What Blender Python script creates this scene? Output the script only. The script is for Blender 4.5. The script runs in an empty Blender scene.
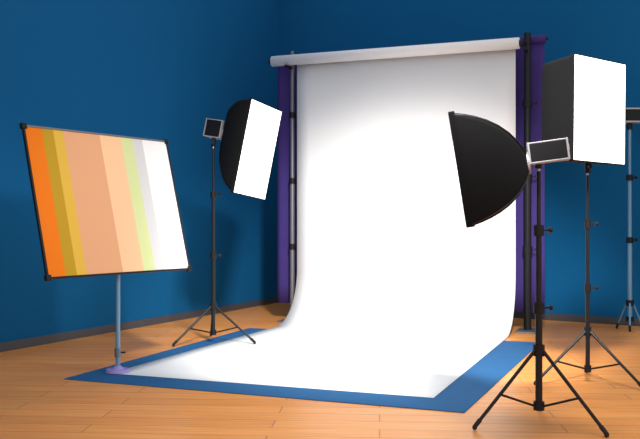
import bpy, bmesh, math, random
from mathutils import Vector, Matrix
random.seed(4)
C = bpy.context.scene.collection
R = math.radians

# ---------------------------------------------------------------- camera, world, lights
cd = bpy.data.cameras.new('camera'); cam = bpy.data.objects.new('camera', cd); C.objects.link(cam)
cd.sensor_width = 36; cd.lens = 851 / 640 * 36
cam.location = (0, 0, 1.2); cam.rotation_euler = (R(90.17), 0, 0)
bpy.context.scene.camera = cam
vs = bpy.context.scene.view_settings
vs.view_transform = 'Standard'; vs.look = 'None'; vs.gamma = 1; vs.exposure = 0; vs.use_curve_mapping = False
w = bpy.data.worlds.new('studio_air'); bpy.context.scene.world = w; w.use_nodes = True
w.node_tree.nodes['Background'].inputs[0].default_value = (0.93, 0.96, 1, 1)
w.node_tree.nodes['Background'].inputs[1].default_value = 0.8

def aim(o, target):
    o.rotation_euler = (Vector(target) - o.location).to_track_quat('-Z', 'Y').to_euler()
def spot(name, loc, target, power, cone, blend, radius, col=(1, .98, .95)):
    l = bpy.data.lights.new(name, 'SPOT'); l.energy = power; l.spot_size = R(cone); l.spot_blend = blend
    l.shadow_soft_size = radius; l.color = col
    o = bpy.data.objects.new(name, l); C.objects.link(o); o.location = loc; aim(o, target); return o
def area(name, loc, target, power, sx, sy, spread=180, col=(1, .98, .95)):
    l = bpy.data.lights.new(name, 'AREA'); l.shape = 'RECTANGLE'; l.size = sx; l.size_y = sy
    l.energy = power; l.spread = R(spread); l.color = col
    o = bpy.data.objects.new(name, l); C.objects.link(o); o.location = loc; aim(o, target); return o
spot('unseen_fill_spot', (0.9, 3.0, 4.4), (0.7, 8.3, 0.52), 2700, 47, 0.6, .3)  # added lamp, unseen: whitens the lower paper and leaves its top dimmer
spot('unseen_fill_spot', (2.6, 4.2, 3.4), (-1.6, 6.8, 1.2), 420, 30, .9, .3)  # extra unseen lamp put in to brighten the striped panel
spot('unseen_fill_spot', (0.6, 5.0, 4.6), (0.9, 5.2, 0), 420, 75, 1.0, .4)  # overhead fill added to lift the front floor, not a fixture of the room

# ---------------------------------------------------------------- materials
def lin(c):
    return tuple(((v / 255) / 12.92 if v <= 10 else (((v / 255) + .055) / 1.055) ** 2.4) for v in c)
def mat(name, col, rough=.6, metal=0, emit=0, noise=.06, scale=12, bump=0, spec=.5):
    m = bpy.data.materials.new(name); m.use_nodes = True; nt = m.node_tree; b = nt.nodes['Principled BSDF']
    b.inputs['Roughness'].default_value = rough; b.inputs['Metallic'].default_value = metal; b.inputs['Specular IOR Level'].default_value = spec
    tc = nt.nodes.new('ShaderNodeTexCoord'); n = nt.nodes.new('ShaderNodeTexNoise'); n.inputs['Scale'].default_value = scale
    n.inputs['Detail'].default_value = 4
    r = nt.nodes.new('ShaderNodeValToRGB')
    r.color_ramp.elements[0].color = tuple(v * (1 - noise) for v in col) + (1,)
    r.color_ramp.elements[1].color = tuple(min(1, v * (1 + noise)) for v in col) + (1,)
    nt.links.new(tc.outputs['Object'], n.inputs['Vector']); nt.links.new(n.outputs['Fac'], r.inputs['Fac'])
    nt.links.new(r.outputs['Color'], b.inputs['Base Color'])
    if bump:
        bp = nt.nodes.new('ShaderNodeBump'); bp.inputs['Strength'].default_value = bump; bp.inputs['Distance'].default_value = .01
        nt.links.new(n.outputs['Fac'], bp.inputs['Height']); nt.links.new(bp.outputs['Normal'], b.inputs['Normal'])
    if emit:
        b.inputs['Emission Color'].default_value = (1, .99, .97, 1); b.inputs['Emission Strength'].default_value = emit
    return m
M = {}
M['wall'] = mat('blue_wall_paint', (.0065, .122, .305), .9, noise=.03, scale=2, bump=.05, spec=.1)
M['base'] = mat('grey_skirting', (.07, .075, .09), .5)
M['paper'] = mat('white_paper', (.86, .86, .86), .8, spec=.2, noise=.01, scale=3)
M['tube'] = mat('paper_roll', (.94, .94, .94), .7, noise=.02)
M['violet'] = mat('violet_cloth', (.06, .038, .19), .9, spec=.1, noise=.15, scale=4, bump=.1)
M['mat'] = mat('blue_floor_cloth', (.02, .115, .28), .8, spec=.2, noise=.08, scale=5)
M['black'] = mat('black_fabric', (.006, .006, .0065), .85, noise=.2, scale=30, spec=.15)
M['rod'] = mat('black_metal', (.010, .010, .012), .4, .0, spec=.3)
M['plastic'] = mat('black_plastic', (.010, .010, .012), .5, spec=.25)
M['rubber'] = mat('black_rubber', (.01, .01, .01), .8)
M['steel'] = mat('brushed_steel', (.42, .44, .48), .35, .8)
M['grey'] = mat('grey_metal', (.20, .20, .22), .45, .5)
M['bluegrey'] = mat('blue_grey_metal', (.16, .33, .50), .4, .3)
M['trim'] = mat('light_grey_trim', (.45, .45, .47), .5, .2)
M['lilac'] = mat('lilac_enamel', (.33, .26, .62), .5)
M['diff'] = mat('diffuser_cloth', (.9, .9, .9), .8, emit=2.2, noise=.01)
STR = [((250, 132, 34), .0), ((200, 160, 46), .102), ((234, 190, 78), .172), ((236, 176, 132), .236), ((255, 208, 162), .485),
       ((222, 232, 168), .64), ((222, 222, 222), .727), ((255, 255, 255), .805)]
for i, (c, _) in enumerate(STR): M['stripe%d' % i] = mat('swatch_paint_%d' % i, tuple(v * .93 for v in lin(c)), .8, noise=.01, spec=.1)

def wood():
    m = bpy.data.materials.new('wood_planks'); m.use_nodes = True; nt = m.node_tree; b = nt.nodes['Principled BSDF']; L = nt.links.new
    tc = nt.nodes.new('ShaderNodeTexCoord'); mp = nt.nodes.new('ShaderNodeMapping'); mp.inputs['Rotation'].default_value = (0, 0, R(4))
    L(tc.outputs['Object'], mp.inputs['Vector'])
    br = nt.nodes.new('ShaderNodeTexBrick'); br.inputs['Scale'].default_value = 1; br.inputs['Brick Width'].default_value = 1.7
    br.inputs['Row Height'].default_value = .19; br.inputs['Mortar Size'].default_value = .004; br.inputs['Mortar Smooth'].default_value = .3
    br.inputs['Color1'].default_value = (.92, .385, .10, 1); br.inputs['Color2'].default_value = (.82, .32, .078, 1)
    br.inputs['Mortar'].default_value = (.45, .17, .05, 1); br.offset = .37
    L(mp.outputs[0], br.inputs['Vector'])
    m2 = nt.nodes.new('ShaderNodeMapping'); m2.inputs['Scale'].default_value = (.8, 14, 1); L(mp.outputs[0], m2.inputs['Vector'])
    n = nt.nodes.new('ShaderNodeTexNoise'); n.inputs['Scale'].default_value = 2.2; n.inputs['Detail'].default_value = 6; L(m2.outputs[0], n.inputs['Vector'])
    r = nt.nodes.new('ShaderNodeValToRGB'); r.color_ramp.elements[0].color = (.84, .82, .8, 1); r.color_ramp.elements[1].color = (1.1, 1.1, 1.12, 1)
    r.color_ramp.elements[0].position = .3; r.color_ramp.elements[1].position = .7
    L(n.outputs['Fac'], r.inputs['Fac'])
    mx = nt.nodes.new('ShaderNodeMix'); mx.data_type = 'RGBA'; mx.blend_type = 'MULTIPLY'; mx.inputs[0].default_value = 1
    L(br.outputs['Color'], mx.inputs[6]); L(r.outputs['Color'], mx.inputs[7]); L(mx.outputs[2], b.inputs['Base Color'])
    b.inputs['Roughness'].default_value = .34; b.inputs['Specular IOR Level'].default_value = .15
    return m
M['wood'] = wood()

# ---------------------------------------------------------------- helpers
def build(name, bm, m, parent=None, smooth=False, bevel=0, loc=None):
    me = bpy.data.meshes.new(name); bm.normal_update(); bm.to_mesh(me); bm.free()
    for x in (m if isinstance(m, (list, tuple)) else [m]): me.materials.append(x)
    if smooth:
        for p in me.polygons: p.use_smooth = True
    o = bpy.data.objects.new(name, me); C.objects.link(o)
    if parent: o.parent = parent
    if loc: o.location = loc
    if bevel:
        b = o.modifiers.new('bevel', 'BEVEL'); b.width = bevel; b.segments = 2; b.limit_method = 'ANGLE'
    return o
def box(bm, c, s, rot=None):
    M4 = Matrix.Translation(c) @ (rot.to_4x4() if rot else Matrix()) @ Matrix.Diagonal((s[0], s[1], s[2], 1))
    bmesh.ops.create_cube(bm, size=1, matrix=M4)
def tube(bm, a, b, r, r2=None, n=14):
    a, b = Vector(a), Vector(b); d = b - a
    q = d.to_track_quat('Z', 'Y').to_matrix().to_4x4()
    bmesh.ops.create_cone(bm, cap_ends=True, segments=n, radius1=r, radius2=r if r2 is None else r2, depth=d.length,
                          matrix=Matrix.Translation((a + b) / 2) @ q)
def thing(name, label, cat, loc=(0, 0, 0), group=None, rot=None):
    o = bpy.data.objects.new(name, None); C.objects.link(o); o.location = loc; o.empty_display_size = .1
    if rot: o.rotation_euler = rot.to_euler()
    o['label'] = label; o['category'] = cat
    if group: o['group'] = group
    return o
def struct(name, bm, m, **k):
    o = build(name, bm, m, **k); o['kind'] = 'structure'; return o
def prism(bm, pts, z0, z1):
    lo = [bm.verts.new((x, y, z0)) for x, y in pts]; hi = [bm.verts.new((x, y, z1)) for x, y in pts]
    n = len(pts)
    bm.faces.new(hi); bm.faces.new(lo[::-1])
    for i in range(n): bm.faces.new((lo[i], lo[(i + 1) % n], hi[(i + 1) % n], hi[i]))
    bmesh.ops.recalc_face_normals(bm, faces=bm.faces)

# ---------------------------------------------------------------- the room
corner = Vector((-.6, 12.76)); lw = Vector((-2.95, 7.85)); rw = Vector((3.69, 9.8))
dl = (lw - corner).normalized(); dr = (rw - corner).normalized()
LE = corner + dl * 16; RE = corner + dr * 9
nl = Vector((dl.y, -dl.x)); nr = Vector((-dr.y, dr.x))
if nl.x > 0: nl = -nl
if nr.y < 0: nr = -nr
bm = bmesh.new(); prism(bm, [tuple(LE), (LE.x + 13, LE.y - 1), (RE.x + 1, -3), tuple(RE), tuple(corner)], -.1, 0)
struct('floor', bm, M['wood'])
oc = corner + nl * .0 + nr * .0
back_c = corner + (nl + nr) * .2
bm = bmesh.new(); prism(bm, [tuple(corner), tuple(LE), tuple(LE + nl * .15), tuple(back_c)], 0, 5.4); struct('wall_left', bm, M['wall'])
bm = bmesh.new(); prism(bm, [tuple(corner), tuple(RE), tuple(RE + nr * .15), tuple(back_c)], 0, 5.4); struct('wall_back', bm, M['wall'])
inner = corner - dl * 0 + (-nl) * .015 + (-nr) * .015
bm = bmesh.new(); prism(bm, [tuple(corner), tuple(LE), tuple(LE - nl * .015), tuple(inner)], 0, .085); struct('baseboard_left', bm, M['base'])
bm = bmesh.new(); prism(bm, [tuple(corner), tuple(RE), tuple(RE - nr * .015), tuple(inner)], 0, .085); struct('baseboard_back', bm, M['base'])

# ---------------------------------------------------------------- backdrop frame coordinates: s along the bar, l towards the camera side
U = Vector((.933, -.36, 0)).normalized(); V = Vector((-U.y * -1 * -1, 0, 0))
V = Vector((-.36, -.933, 0)).normalized()
O = Vector((-.27, 10.3, 0))
ROT = Matrix((U, -V, Vector((0, 0, 1)))).transposed()          # local x = along bar, local y = away, z = up
W = 2.6; H = 3.15
def P(s, l, z=0): return (s, -l, z)

# blue cloth on the floor
t = build('floor_cloth', (lambda b: (prism(b, [(-.2, -4.16), (W + .28, -4.2), (W + .36, -.85), (-.24, -.85)], 0.0005, .006), b)[1])(bmesh.new()), M['mat'], loc=O)
t.rotation_euler = ROT.to_euler()
t['label'] = 'blue cloth spread on the wooden floor under the white paper sweep'; t['category'] = 'floor cloth'

# violet background hanging behind
vb = thing('violet_backdrop', 'dark violet backdrop hanging from its own roll behind the white paper', 'backdrop', O, rot=ROT)
bm = bmesh.new()
nx, nz = 60, 12; g = []
for i in range(nx + 1):
    s = -.33 + (W + .62) * i / nx; row = []
    for k in range(nz + 1):
        z = .2 + 3.02 * k / nz
        a = .012 * math.sin(s * 17) * (1 - k / nz * .8)
        row.append(bm.verts.new(P(s, -.145 + a, z)))
    g.append(row)
for i in range(nx):
    for k in range(nz): bm.faces.new((g[i][k], g[i + 1][k], g[i + 1][k + 1], g[i][k + 1]))
o = build('cloth', bm, M['violet'], vb, smooth=True); sm = o.modifiers.new('t', 'SOLIDIFY'); sm.thickness = .004
bm = bmesh.new(); tube(bm, P(-.35, -.15, 3.225), P(W + .31, -.15, 3.225), .045, n=28); build('roll', bm, M['violet'], vb, smooth=False)
bm = bmesh.new(); tube(bm, P(-.38, -.15, 3.225), P(W + .33, -.15, 3.225), .018, n=16); build('crossbar', bm, M['rod'], vb)

# white seamless paper
wb = thing('paper_backdrop', 'white seamless paper backdrop sweeping from its roll down across the floor', 'backdrop', O, rot=ROT)
prof = [(.02, H), (.02, 2.2), (.02, 1.4)]
rc = .62
for k in range(0, 19):
    a = k / 18 * math.pi / 2
    prof.append((.02 + rc * (1 - math.cos(a)) , .0085 + rc * (1 - math.sin(a))))
for k in range(1, 9): prof.append((.02 + rc + (3.85 - .02 - rc) * k / 8, .0085))
bm = bmesh.new(); nx = 16; g = []
for i in range(nx + 1):
    s = W * i / nx
    g.append([bm.verts.new(P(s, l, z)) for l, z in prof])
for i in range(nx):
    for k in range(len(prof) - 1): bm.faces.new((g[i][k], g[i + 1][k], g[i + 1][k + 1], g[i][k + 1]))
o = build('paper_sheet', bm, M['paper'], wb, smooth=True); sm = o.modifiers.new('t', 'SOLIDIFY'); sm.thickness = .002; sm.offset = 0
bm = bmesh.new(); tube(bm, P(-.3, .083, H), P(W + .05, .083, H), .063, n=36); o = build('paper_roll', bm, M['tube'], wb)
for p in o.data.polygons: p.use_smooth = len(p.vertices) == 4
bm = bmesh.new()
for s0, s1 in ((-.335, -.3), (W + .05, W + .085)): tube(bm, P(s0, .083, H), P(s1, .083, H), .035, .045 if s0 < 0 else .03, n=20)
build('end_plug', bm, M['rod'], wb)
# stands of the backdrop
def bstand(s, label, m, r):
    t = thing('backdrop_stand', label, 'stand', O + U * s, group=None, rot=ROT)
    y = .035
    bm = bmesh.new(); box(bm, (0, y, .008), (.22, .42, .016)); build('base_plate', bm, M['grey'], t, bevel=.003)
    bm = bmesh.new(); tube(bm, (0, y, .016), (0, y, 1.7), r, n=20); tube(bm, (0, y, 1.6), (0, y, 3.28), r * .85, n=20); build('pole', bm, m, t)
    for z in (.9, 1.7, 2.5):
        bm = bmesh.new(); tube(bm, (0, y, z - .035), (0, y, z + .035), r * 1.25, n=18); c = build('collar', bm, M['plastic'], t)
        bm = bmesh.new(); tube(bm, (r, y, z), (r + .05, y, z), .006, n=8); tube(bm, (r + .045, y, z), (r + .065, y, z), .014, n=10); build('knob', bm, M['plastic'], c)
    for c, z in (((0, y - .118, 3.068), (.03, .2, .02)), ((0, y + .07, 3.162), (.03, .24, .02))):
        bm = bmesh.new(); box(bm, c, z); build('hook', bm, M['plastic'], t, bevel=.003)
    return t
bstand(-.085, 'grey metal backdrop stand holding the left end of the paper roll', M['grey'], .03)
bstand(W + .12, 'black backdrop stand holding the right end of the paper roll', M['rod'], .042)

# ---------------------------------------------------------------- light stands
def stand(x, y, top, az, rad, hub, label, m, r=.016, zf=0.0, low=.11, braces=True):
    t = thing('light_stand', label, 'light stand', (x, y, 0))
    z1 = low + (top - low) * .42; z2 = low + (top - low) * .75
    bm = bmesh.new()
    tube(bm, (0, 0, low - .02), (0, 0, z1), r * 1.15, n=18); tube(bm, (0, 0, z1), (0, 0, z2), r * .95, n=18); tube(bm, (0, 0, z2), (0, 0, top), r * .72, n=18)
    build('pole', bm, m, t)
    for z in (z1, z2):
        bm = bmesh.new(); tube(bm, (0, 0, z - .035), (0, 0, z + .03), r * 1.7, n=18); c = build('collar', bm, M['plastic'], t)
        bm = bmesh.new(); tube(bm, (r, 0, z), (r + .05, 0, z), .006, n=8); tube(bm, (r + .04, 0, z), (r + .06, 0, z), .017, n=8); build('knob', bm, M['plastic'], c)
    bm = bmesh.new(); tube(bm, (0, 0, hub - .03), (0, 0, hub + .035), r * 1.9, n=18); build('leg_hub', bm, M['plastic'], t)
    bm = bmesh.new(); tube(bm, (0, 0, low - .02), (0, 0, low + .03), r * 1.8, n=18); build('brace_hub', bm, M['plastic'], t)
    zf = zf if isinstance(zf, (list, tuple)) else [zf] * 3
    for a, z0 in zip((az, az + 120, az + 240), zf):
        d = Vector((math.cos(R(a)), math.sin(R(a)), 0))
        A = d * r * 1.6 + Vector((0, 0, hub)); B = d * rad + Vector((0, 0, .02 + z0))
        bm = bmesh.new(); tube(bm, A, B, .0105, n=10); l = build('leg', bm, m, t)
        bm = bmesh.new(); dd = (B - A).normalized(); tube(bm, B - dd * .05, B + dd * .004, .014, .013, n=10)
        bmesh.ops.create_uvsphere(bm, u_segments=10, v_segments=6, radius=.0145, matrix=Matrix.Translation(B + Vector((0, 0, -.005))))
        build('rubber_foot', bm, M['rubber'], l)
        if braces:
            mid = A.lerp(B, .58); bm = bmesh.new(); tube(bm, d * r * 1.5 + Vector((0, 0, low + .005)), mid, .007, n=8); build('brace', bm, m, t)
    bm = bmesh.new(); tube(bm, (0, 0, top), (0, 0, top + .05), .009, n=12); build('spigot', bm, M['steel'], t)
    return t
stand(1.293, 5.03, 1.50, -163.5, .418, .44, 'black tripod light stand nearest the camera, in front of the paper edge', M['rod'], r=.018)
stand(-1.06, 8.45, 1.93, -140, .45, .36, 'black tripod light stand left of the white paper, feet on blue cloth', M['rod'], r=.017, zf=[.006, .010, .006], low=.10)
stand(2.0, 6.36, 1.55, -166, .43, .38, 'thin black tripod stand under the tall white softbox on the right', M['rod'], r=.014, low=.10)
stand(3.44, 9.45, 2.22, -110, .16, .3, 'slim blue grey light stand against the back wall, rightmost of all', M['bluegrey'], r=.023, low=.12, braces=False)

# ---------------------------------------------------------------- softboxes
def frame_of(n, roll=0):
    n = Vector(n).normalized(); r = Vector((-n.y, n.x, 0)).normalized(); u = n.cross(r)
    if u.z < 0: u = -u
    # local x = right seen from the front, y = up, z = outward normal
    r = u.cross(n); c, s = math.cos(roll), math.sin(roll)
    return Matrix((r * c + u * s, -r * s + u * c, n)).transposed()
def sq(t, e=.22):
    c, s = math.cos(t), math.sin(t)
    return (math.copysign(abs(c) ** e, c), math.copysign(abs(s) ** e, s))
def ring_pts(w, h, corner_pts=6, rr=.03):
    # rounded rectangle
    pts = []
    for cx, cy, a0 in ((1, 1, 0), (-1, 1, 90), (-1, -1, 180), (1, -1, 270)):
        for k in range(corner_pts + 1):
            a = R(a0 + 90 * k / corner_pts)
            pts.append((cx * (w / 2 - rr) + rr * math.cos(a), cy * (h / 2 - rr) + rr * math.sin(a)))
    return pts
def softbox(center, n, w, h, prof, label, yoke, roll=0, drop=(0, 0), head=True, hoff=0, headlen=.2, headsize=.065, headtilt=0):
    """prof: list of (distance behind the face, scale of w, scale of h)"""
    t = thing('softbox', label, 'studio light', center, rot=frame_of(n, roll))
    D = prof[-1][0]
    def off(d): k = (d / D) ** 1.3; return drop[0] * k, drop[1] * k
    bm = bmesh.new(); rows = []
    for d, kw, kh in prof:
        ox, oy = off(d); ww = max(w * kw, .1); hh = max(h * kh, .1)
        q = ring_pts(ww, hh, rr=min(.49 * min(ww, hh), .03 + .05 * (1 - min(kw, kh))))
        rows.append([bm.verts.new((x + ox, y + oy, -d)) for x, y in q])
    n_ = len(rows[0])
    for a, b in zip(rows, rows[1:]):
        for i in range(n_): bm.faces.new((a[i], a[(i + 1) % n_], b[(i + 1) % n_], b[i]))
    bm.faces.new(rows[-1]); bmesh.ops.recalc_face_normals(bm, faces=bm.faces)
    o = build('shell', bm, M['black'], t, smooth=True); s = o.modifiers.new('t', 'SOLIDIFY'); s.thickness = .004
    es = o.modifiers.new('e', 'EDGE_SPLIT'); es.split_angle = R(50)
    # seams along the four rods
    for sx, sy in ((1, 1), (-1, 1), (-1, -1), (1, -1)):
        bm = bmesh.new(); last = None
        for d, kw, kh in prof:
            ox, oy = off(d); ww = max(w * kw, .1); hh = max(h * kh, .1)
            p = Vector((sx * (ww / 2 - .012) + ox, sy * (hh / 2 - .012) + oy, -d))
            if last is not None: tube(bm, last, p, .005, n=8)
            last = p
        build('rib', bm, M['rod'], o)
    # rim of the mouth and the diffuser
    bm = bmesh.new(); a = ring_pts(w + .006, h + .006, rr=.012); b = ring_pts(w - .008, h - .008, rr=.008)
    lay = [[bm.verts.new((x, y, z)) for x, y in q] for q, z in ((a, -.03), (a, .004), (b, .004), (b, -.03))]
    for i in range(4):
        p, q = lay[i], lay[(i + 1) % 4]
        for k in range(len(p)): bm.faces.new((p[k], p[(k + 1) % len(p)], q[(k + 1) % len(p)], q[k]))
    bmesh.ops.recalc_face_normals(bm, faces=bm.faces); build('rim', bm, M['black'], t)
    bm = bmesh.new(); NX, NY = 14, 14; g = []
    for i in range(NX + 1):
        g.append([bm.verts.new(((w - .009) * (i / NX - .5), (h - .009) * (k / NY - .5),
                 .004 + .012 * math.sin(math.pi * i / NX) * math.sin(math.pi * k / NY))) for k in range(NY + 1)])
    for i in range(NX):
        for k in range(NY): bm.faces.new((g[i][k], g[i + 1][k], g[i + 1][k + 1], g[i][k + 1]))
    build('diffuser', bm, M['diff'], t, smooth=True)
    ox, oy = off(D)
    if head:
        bm = bmesh.new(); tube(bm, (ox, oy, -D + .004), (ox, oy, -D - .012), .066, n=28); build('speed_ring', bm, M['trim'], t)
        z0 = -D - .012; hs = headsize; oy += hoff
        rm = Matrix.Rotation(headtilt, 3, 'X')
        bm = bmesh.new(); box(bm, Vector((ox, oy, z0)) + rm @ Vector((0, 0, -headlen / 2)), (hs * 2, hs * 2, headlen), rm)
        hd = build('lamp_head', bm, M['plastic'], t, bevel=.008)
        for zz in (-.004, -headlen + .004):
            bm = bmesh.new(); box(bm, Vector((ox, oy, z0)) + rm @ Vector((0, 0, zz)), (hs * 2 + .012, hs * 2 + .012, .012), rm); build('trim_band', bm, M['trim'], hd, bevel=.002)
        for e in (-1, 1):
            bm = bmesh.new(); box(bm, Vector((ox, oy, z0)) + rm @ Vector((0, e * (hs + .001), -headlen / 2)), (hs * 2 + .008, .008, headlen), rm); build('trim_band', bm, M['trim'], hd, bevel=.002)
        bm = bmesh.new(); box(bm, Vector((ox, oy, z0)) + rm @ Vector((0, .01, -headlen - .003)), (hs * 1.3, hs * .6, .006), rm); build('control_panel', bm, M['trim'], hd)
    if yoke:
        # clamp block carrying the light on top of its stand (given in world space)
        inv = frame_of(n, roll).transposed(); c0 = Vector(center)
        a = inv @ (Vector(yoke[0]) - c0); b = inv @ (Vector(yoke[1]) - c0)
        bm = bmesh.new(); tube(bm, a, b, .022, n=16); k = build('bracket', bm, M['plastic'], t)
        bm = bmesh.new(); e = inv @ Vector((.0, -.06, 0)); m_ = a.lerp(b, .5); tube(bm, m_, m_ + e, .006, n=8); tube(bm, m_ + e * .85, m_ + e * 1.15, .016, n=10); build('knob', bm, M['plastic'], k)
    return t
dome = [(0, 1, 1), (.03, .985, .985), (.08, .95, .95), (.14, .89, .89), (.20, .81, .81), (.26, .70, .70), (.31, .57, .57), (.35, .42, .42), (.375, .30, .30), (.39, .2, .2)]
# front right, seen from behind the mouth
softbox((.828, 5.03, 1.492), (-.965, .20, -.155), .6, .65, dome,
        'black softbox pointing left across the white paper, its mouth turned away', ((1.293, 5.03, 1.515), (1.293, 5.03, 1.60)),
        drop=(0, -.01), headlen=.225, headsize=.056, headtilt=R(-2), hoff=.05)
# left of the paper
d2 = [(d * 1.0, kw, kh) for d, kw, kh in [(0, 1, 1), (.05, .98, .985), (.12, .93, .93), (.19, .84, .85), (.26, .70, .73), (.33, .54, .58), (.38, .36, .42), (.41, .20, .24)]]
softbox((-.61, 8.4, 1.904), (.877, -.452, -.165), .6, .915, d2,
        'black softbox with glowing white face, left of the white paper', ((-1.06, 8.45, 1.945), (-1.06, 8.5, 2.03)), roll=R(-5.4), drop=(0, .12), headlen=.2, headsize=.085, hoff=.03)
# right of the paper
d3 = [(0, 1, 1), (.1, .99, .985), (.2, .96, .965), (.28, .93, .95), (.31, .88, .90), (.34, .6, .6), (.36, .3, .3)]
softbox((2.04, 6.2, 2.01), (.588, -.809, 0), .61, .755, d3,
        'deep black softbox with tall bright white face on the right side', ((2.0, 6.36, 1.565), (2.0, 6.36, 1.66)), roll=R(-1), headlen=.07, headsize=.05)
# studio head on the far right stand, cut by the edge of the photograph
t = thing('studio_flash', 'small dark flash head on the rightmost stand, cut by the photo edge', 'studio light', (3.44, 9.45, 2.22))
bm = bmesh.new(); box(bm, (.12, 0, .16), (.36, .15, .13)); hd = build('lamp_head', bm, M['plastic'], t, bevel=.01)
for z in (.088, .232):
    bm = bmesh.new(); box(bm, (.12, 0, z), (.38, .16, .018)); build('trim_band', bm, M['trim'], hd, bevel=.003)
bm = bmesh.new(); tube(bm, (.3, 0, .16), (.42, 0, .16), .06, .13, n=28); build('reflector_dish', bm, M['steel'], t)
bm = bmesh.new(); box(bm, (.0, 0, .05), (.05, .05, .08)); build('bracket', bm, M['plastic'], t)

# ---------------------------------------------------------------- striped colour panel on its stand
pc = Vector((-1.64, 6.75, 1.352)); ya, pi_ = R(56.8), R(13.9)
pn = Vector((math.sin(ya) * math.cos(pi_), -math.cos(ya) * math.cos(pi_), math.sin(pi_)))
pt = thing('reflector_panel', 'large tilted panel striped orange, peach, pale green and white in dark frame', 'reflector panel', pc, rot=frame_of(pn))
pw, ph = 1.467, 1.121
bm = bmesh.new(); NY = 10
ed = [s for _, s in STR] + [1.0]
for i in range(len(STR)):
    x0, x1 = (ed[i] - .5) * pw, (ed[i + 1] - .5) * pw
    v = [bm.verts.new(p) for p in ((x0, -ph / 2, 0), (x1, -ph / 2, 0), (x1, ph / 2, 0), (x0, ph / 2, 0),
                                    (x0, -ph / 2, -.012), (x1, -ph / 2, -.012), (x1, ph / 2, -.012), (x0, ph / 2, -.012))]
    for q in ((0, 1, 2, 3), (7, 6, 5, 4), (0, 4, 5, 1), (2, 6, 7, 3)):
        f = bm.faces.new([v[k] for k in q]); f.material_index = i
build('striped_fabric', bm, [M['stripe%d' % i] for i in range(len(STR))], pt)
for e, (c, s) in enumerate((((0, ph / 2 + .008, -.006), (pw + .03, .016, .024)), ((0, -ph / 2 - .008, -.006), (pw + .03, .016, .024)),
             ((pw / 2 + .012, 0, -.006), (.016, ph + .02, .024)), ((-pw / 2 - .012, 0, -.006), (.016, ph + .02, .024)))):
    bm = bmesh.new(); box(bm, c, s); build('frame_bar', bm, M['grey'] if e < 1 else M['rod'], pt, bevel=.004)
for sx in (-1, 1):
    for sy in (-1, 1):
        bm = bmesh.new(); box(bm, (sx * (pw / 2 + .008), sy * (ph / 2 + .006), -.006), (.045, .045, .034)); build('corner_cap', bm, M['plastic'], pt, bevel=.006)
bm = bmesh.new(); box(bm, (0, 0, -.025), (.04, ph, .02)); build('back_bar', bm, M['grey'], pt)

ps = thing('panel_stand', 'thin blue grey post with round base carrying the striped panel', 'stand', (-1.605, 6.76, 0))
bm = bmesh.new(); tube(bm, (0, 0, .0105), (0, 0, .034), .098, .088, n=36); tube(bm, (0, 0, .034), (0, 0, .06), .05, .025, n=24); build('base', bm, M['lilac'], ps)
bm = bmesh.new(); tube(bm, (0, 0, .05), (0, 0, .96), .018, n=18); build('pole', bm, M['bluegrey'], ps)
bm = bmesh.new(); tube(bm, (0, 0, .13), (0, 0, .20), .026, n=18); c = build('collar', bm, M['grey'], ps)
bm = bmesh.new(); tube(bm, (0.02, 0, .165), (.06, 0, .165), .007, n=8); build('knob', bm, M['plastic'], c)
bm = bmesh.new(); q = pc - pn * .04 - Vector((-1.605, 6.76, 0)); up = frame_of(pn).col[1]
qq = q - up * .36; tube(bm, (0, 0, .945), qq, .016, n=14); build('tilt_arm', bm, M['plastic'], ps)
